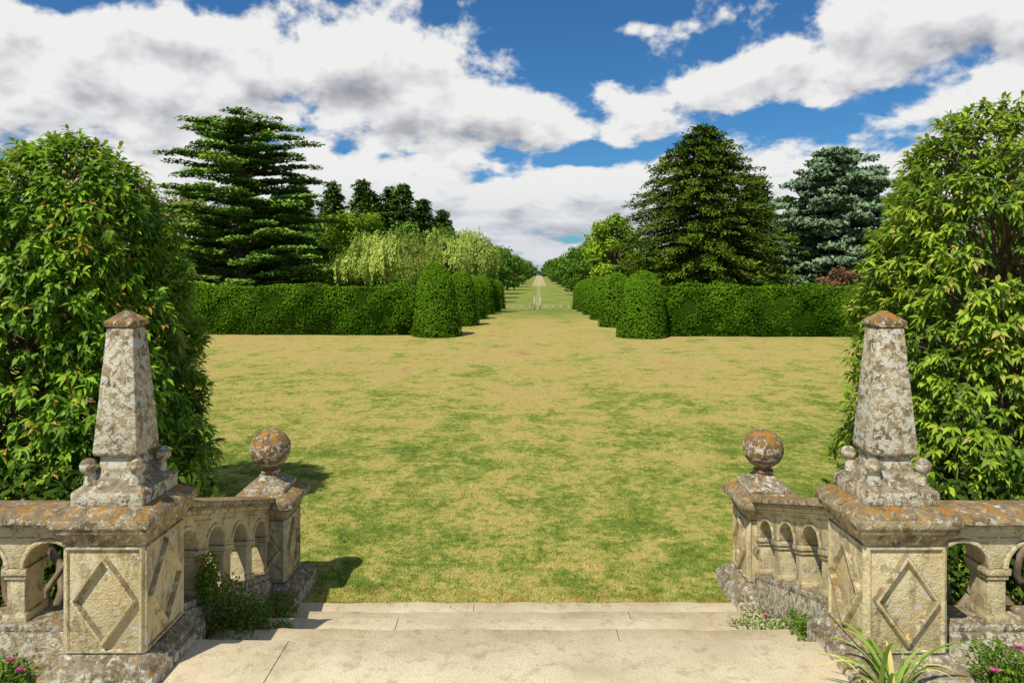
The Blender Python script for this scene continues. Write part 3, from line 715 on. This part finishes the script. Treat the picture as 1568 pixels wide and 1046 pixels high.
bushlet('geranium_plant',[((2.78,3.93,.84),(.14,.12,.14)),((2.98,3.93,.80),(.14,.10,.12))],560,.036,[SM,PINK],[(2.82,3.8,1.0),(2.92,3.82,.92),(3.0,3.85,.98),(2.70,3.82,.86)])
P=[]
STR=leaf_mat('strap_leaf',(0.09,0.19,0.02),(0.34,0.46,0.09),0.3,0.4,(0.7,0.6,0.22))
for i in range(26):
    a=rng.uniform(0,6.28); ln=rng.uniform(.32,.62); w=rng.uniform(.009,.015); up=rng.uniform(1.1,2.2); sh=rng.uniform(.2,.9) if i%6 else 1.0
    b=np.array([2.10,3.78,.68])+np.array([rng.normal(0,.03),rng.normal(0,.03),0]); V=[]
    sd=np.array([-math.sin(a),math.cos(a),0])
    for k in range(9):
        t=k/8; c=b+np.array([math.cos(a),math.sin(a),0])*ln*(t**1.3)*.75+np.array([0,0,ln*up*(t-0.62*t*t)])
        ww=w*(1-t**2.5)+.0008; V+=[c-sd*ww+np.array([0,0,.004]),c,c+sd*ww+np.array([0,0,.004])]
    F=[(3*k+j,3*k+j+1,3*k+4+j,3*k+3+j) for k in range(8) for j in(0,1)]
    P.append((np.array(V),np.array(F),0,sh))
stair_frame(build('agapanthus_plant',P,[STR]))

# ------------------------------------------------------------------ world
EL=math.radians(58); SX,SY=-0.55,-0.835
world=bpy.data.worlds.new('World'); scene.world=world; world.use_nodes=True
nt=world.node_tree; nt.nodes.clear()
tc=N(nt,'ShaderNodeTexCoord'); s3=N(nt,'ShaderNodeSeparateXYZ'); nt.links.new(tc.outputs['Generated'],s3.inputs[0])
U0=M(nt,'ARCTAN2',s3.outputs[0],s3.outputs[1]); V0=M(nt,'ARCSINE',s3.outputs[2])
pos_b=[(-.36,.265,.25,.065,.21),(-.16,.28,.12,.05,.15),(-.02,.215,.16,.038,.20),(-.62,.20,.14,.07,.17),(-.50,.31,.08,.025,.10),
 (.54,.31,.18,.065,.25),(.60,.19,.16,.03,.20),(.22,.26,.12,.030,.17),(.30,.235,.08,.015,.06),(.0,.105,1.2,.045,.21),(.0,.03,1.5,.04,.12),(.14,.335,.06,.012,.12)]
neg_b=[(.11,.37,.20,.030,-.16),(.02,.30,.05,.035,-.10),(.37,.205,.09,.018,-.13),(-.64,.33,.12,.018,-.16),(-.52,.235,.05,.015,-.10),(-.42,.38,.05,.015,-.1),(.07,.165,.08,.016,-.15),(.36,.34,.05,.04,-.10)]
def blobsum(bl,dv):
    s=None
    for (bu,bv,ru,rv,w) in bl:
        a=M(nt,'MULTIPLY',M(nt,'SUBTRACT',U0,bu),1/ru); b=M(nt,'MULTIPLY',M(nt,'SUBTRACT',V0,bv-dv),1/rv)
        q=M(nt,'ADD',M(nt,'MULTIPLY',a,a),M(nt,'MULTIPLY',b,b)); e=M(nt,'MULTIPLY',M(nt,'EXPONENT',M(nt,'MULTIPLY',q,-1.0)),w)
        s=e if s is None else M(nt,'ADD',s,e)
    return s
bp0=blobsum(pos_b,0); bp1=blobsum(pos_b,.025); bias=M(nt,'ADD',bp0,blobsum(neg_b,0))
def dens(du,dv,det):
    u=M(nt,'ADD',U0,du); v=M(nt,'ADD',V0,dv)
    lv=M(nt,'MULTIPLY',M(nt,'LOGARITHM',M(nt,'ADD',M(nt,'MAXIMUM',v,0.0),0.09),math.e),2.5)
    cb=N(nt,'ShaderNodeCombineXYZ'); nt.links.new(M(nt,'MULTIPLY',u,5.0),cb.inputs[0]); nt.links.new(lv,cb.inputs[1]); cb.inputs[2].default_value=5.1
    nA=NOISE(nt,cb.outputs[0],1.0,1,0.5,0.2); nB=NOISE(nt,cb.outputs[0],3.0,det,0.55,0.1)
    return M(nt,'ADD',M(nt,'MULTIPLY',nA,0.42),M(nt,'MULTIPLY',nB,0.58))
n0=dens(0,0,7); n1=dens(-0.008,0.030,3)
d0=M(nt,'ADD',n0,bias)
mask=SS(nt,d0,0.495,0.60)
diff=M(nt,'ADD',M(nt,'MULTIPLY',M(nt,'SUBTRACT',n0,n1),2.8),M(nt,'MULTIPLY',M(nt,'SUBTRACT',bp0,bp1),3.4))
thick=SS(nt,d0,0.56,0.92)
lit=M(nt,'ADD',diff,0.84)
lit=M(nt,'SUBTRACT',lit,M(nt,'MULTIPLY',thick,0.30),clamp=True)
ccol=RAMP(nt,lit,[(0.0,(0.33,0.335,0.375)),(0.30,(0.48,0.49,0.53)),(0.60,(0.74,0.745,0.77)),(0.88,(0.95,0.95,0.94))])
hz=SS(nt,V0,0.16,0.02)
ccol=MIX(nt,M(nt,'MULTIPLY',hz,0.45),ccol,(0.54,0.61,0.71))
sky=N(nt,'ShaderNodeTexSky'); sky.sky_type='NISHITA'; sky.sun_disc=False; sky.sun_elevation=EL
sky.sun_rotation=math.atan2(SX,SY); sky.air_density=1.0; sky.dust_density=0.6; sky.ozone_density=2.0
skc=MIX(nt,1.0,sky.outputs[0],(0.35,0.79,1.14),'MULTIPLY')
bg1=N(nt,'ShaderNodeBackground'); nt.links.new(skc,bg1.inputs[0]); bg1.inputs[1].default_value=0.09
bg2=N(nt,'ShaderNodeBackground'); nt.links.new(ccol,bg2.inputs[0]); bg2.inputs[1].default_value=0.91
mx=N(nt,'ShaderNodeMixShader'); nt.links.new(mask,mx.inputs[0]); nt.links.new(bg1.outputs[0],mx.inputs[1]); nt.links.new(bg2.outputs[0],mx.inputs[2])
wo=N(nt,'ShaderNodeOutputWorld'); nt.links.new(mx.outputs[0],wo.inputs[0])

# sun
sun=bpy.data.lights.new('sun','SUN'); sun.energy=5.0; sun.angle=math.radians(0.53); sun.color=(1.0,0.95,0.85)
so=bpy.data.objects.new('sun',sun); COL.objects.link(so)
d=Vector((SX*math.cos(EL),SY*math.cos(EL),math.sin(EL))); so.rotation_euler=(-d).to_track_quat('-Z','Y').to_euler(); so.location=(0,-10,30)

# camera: level, with a vertical-shift lens
cam=bpy.data.cameras.new('camera'); co=bpy.data.objects.new('camera',cam); COL.objects.link(co)
cam.lens=24; cam.sensor_width=36; cam.clip_end=6000; cam.shift_y=-0.0689
co.location=(CX0,0,3.1); co.rotation_euler=(math.radians(90),0,PSI); scene.camera=co
scene.view_settings.view_transform='Standard'; scene.view_settings.look='None'; scene.view_settings.exposure=0
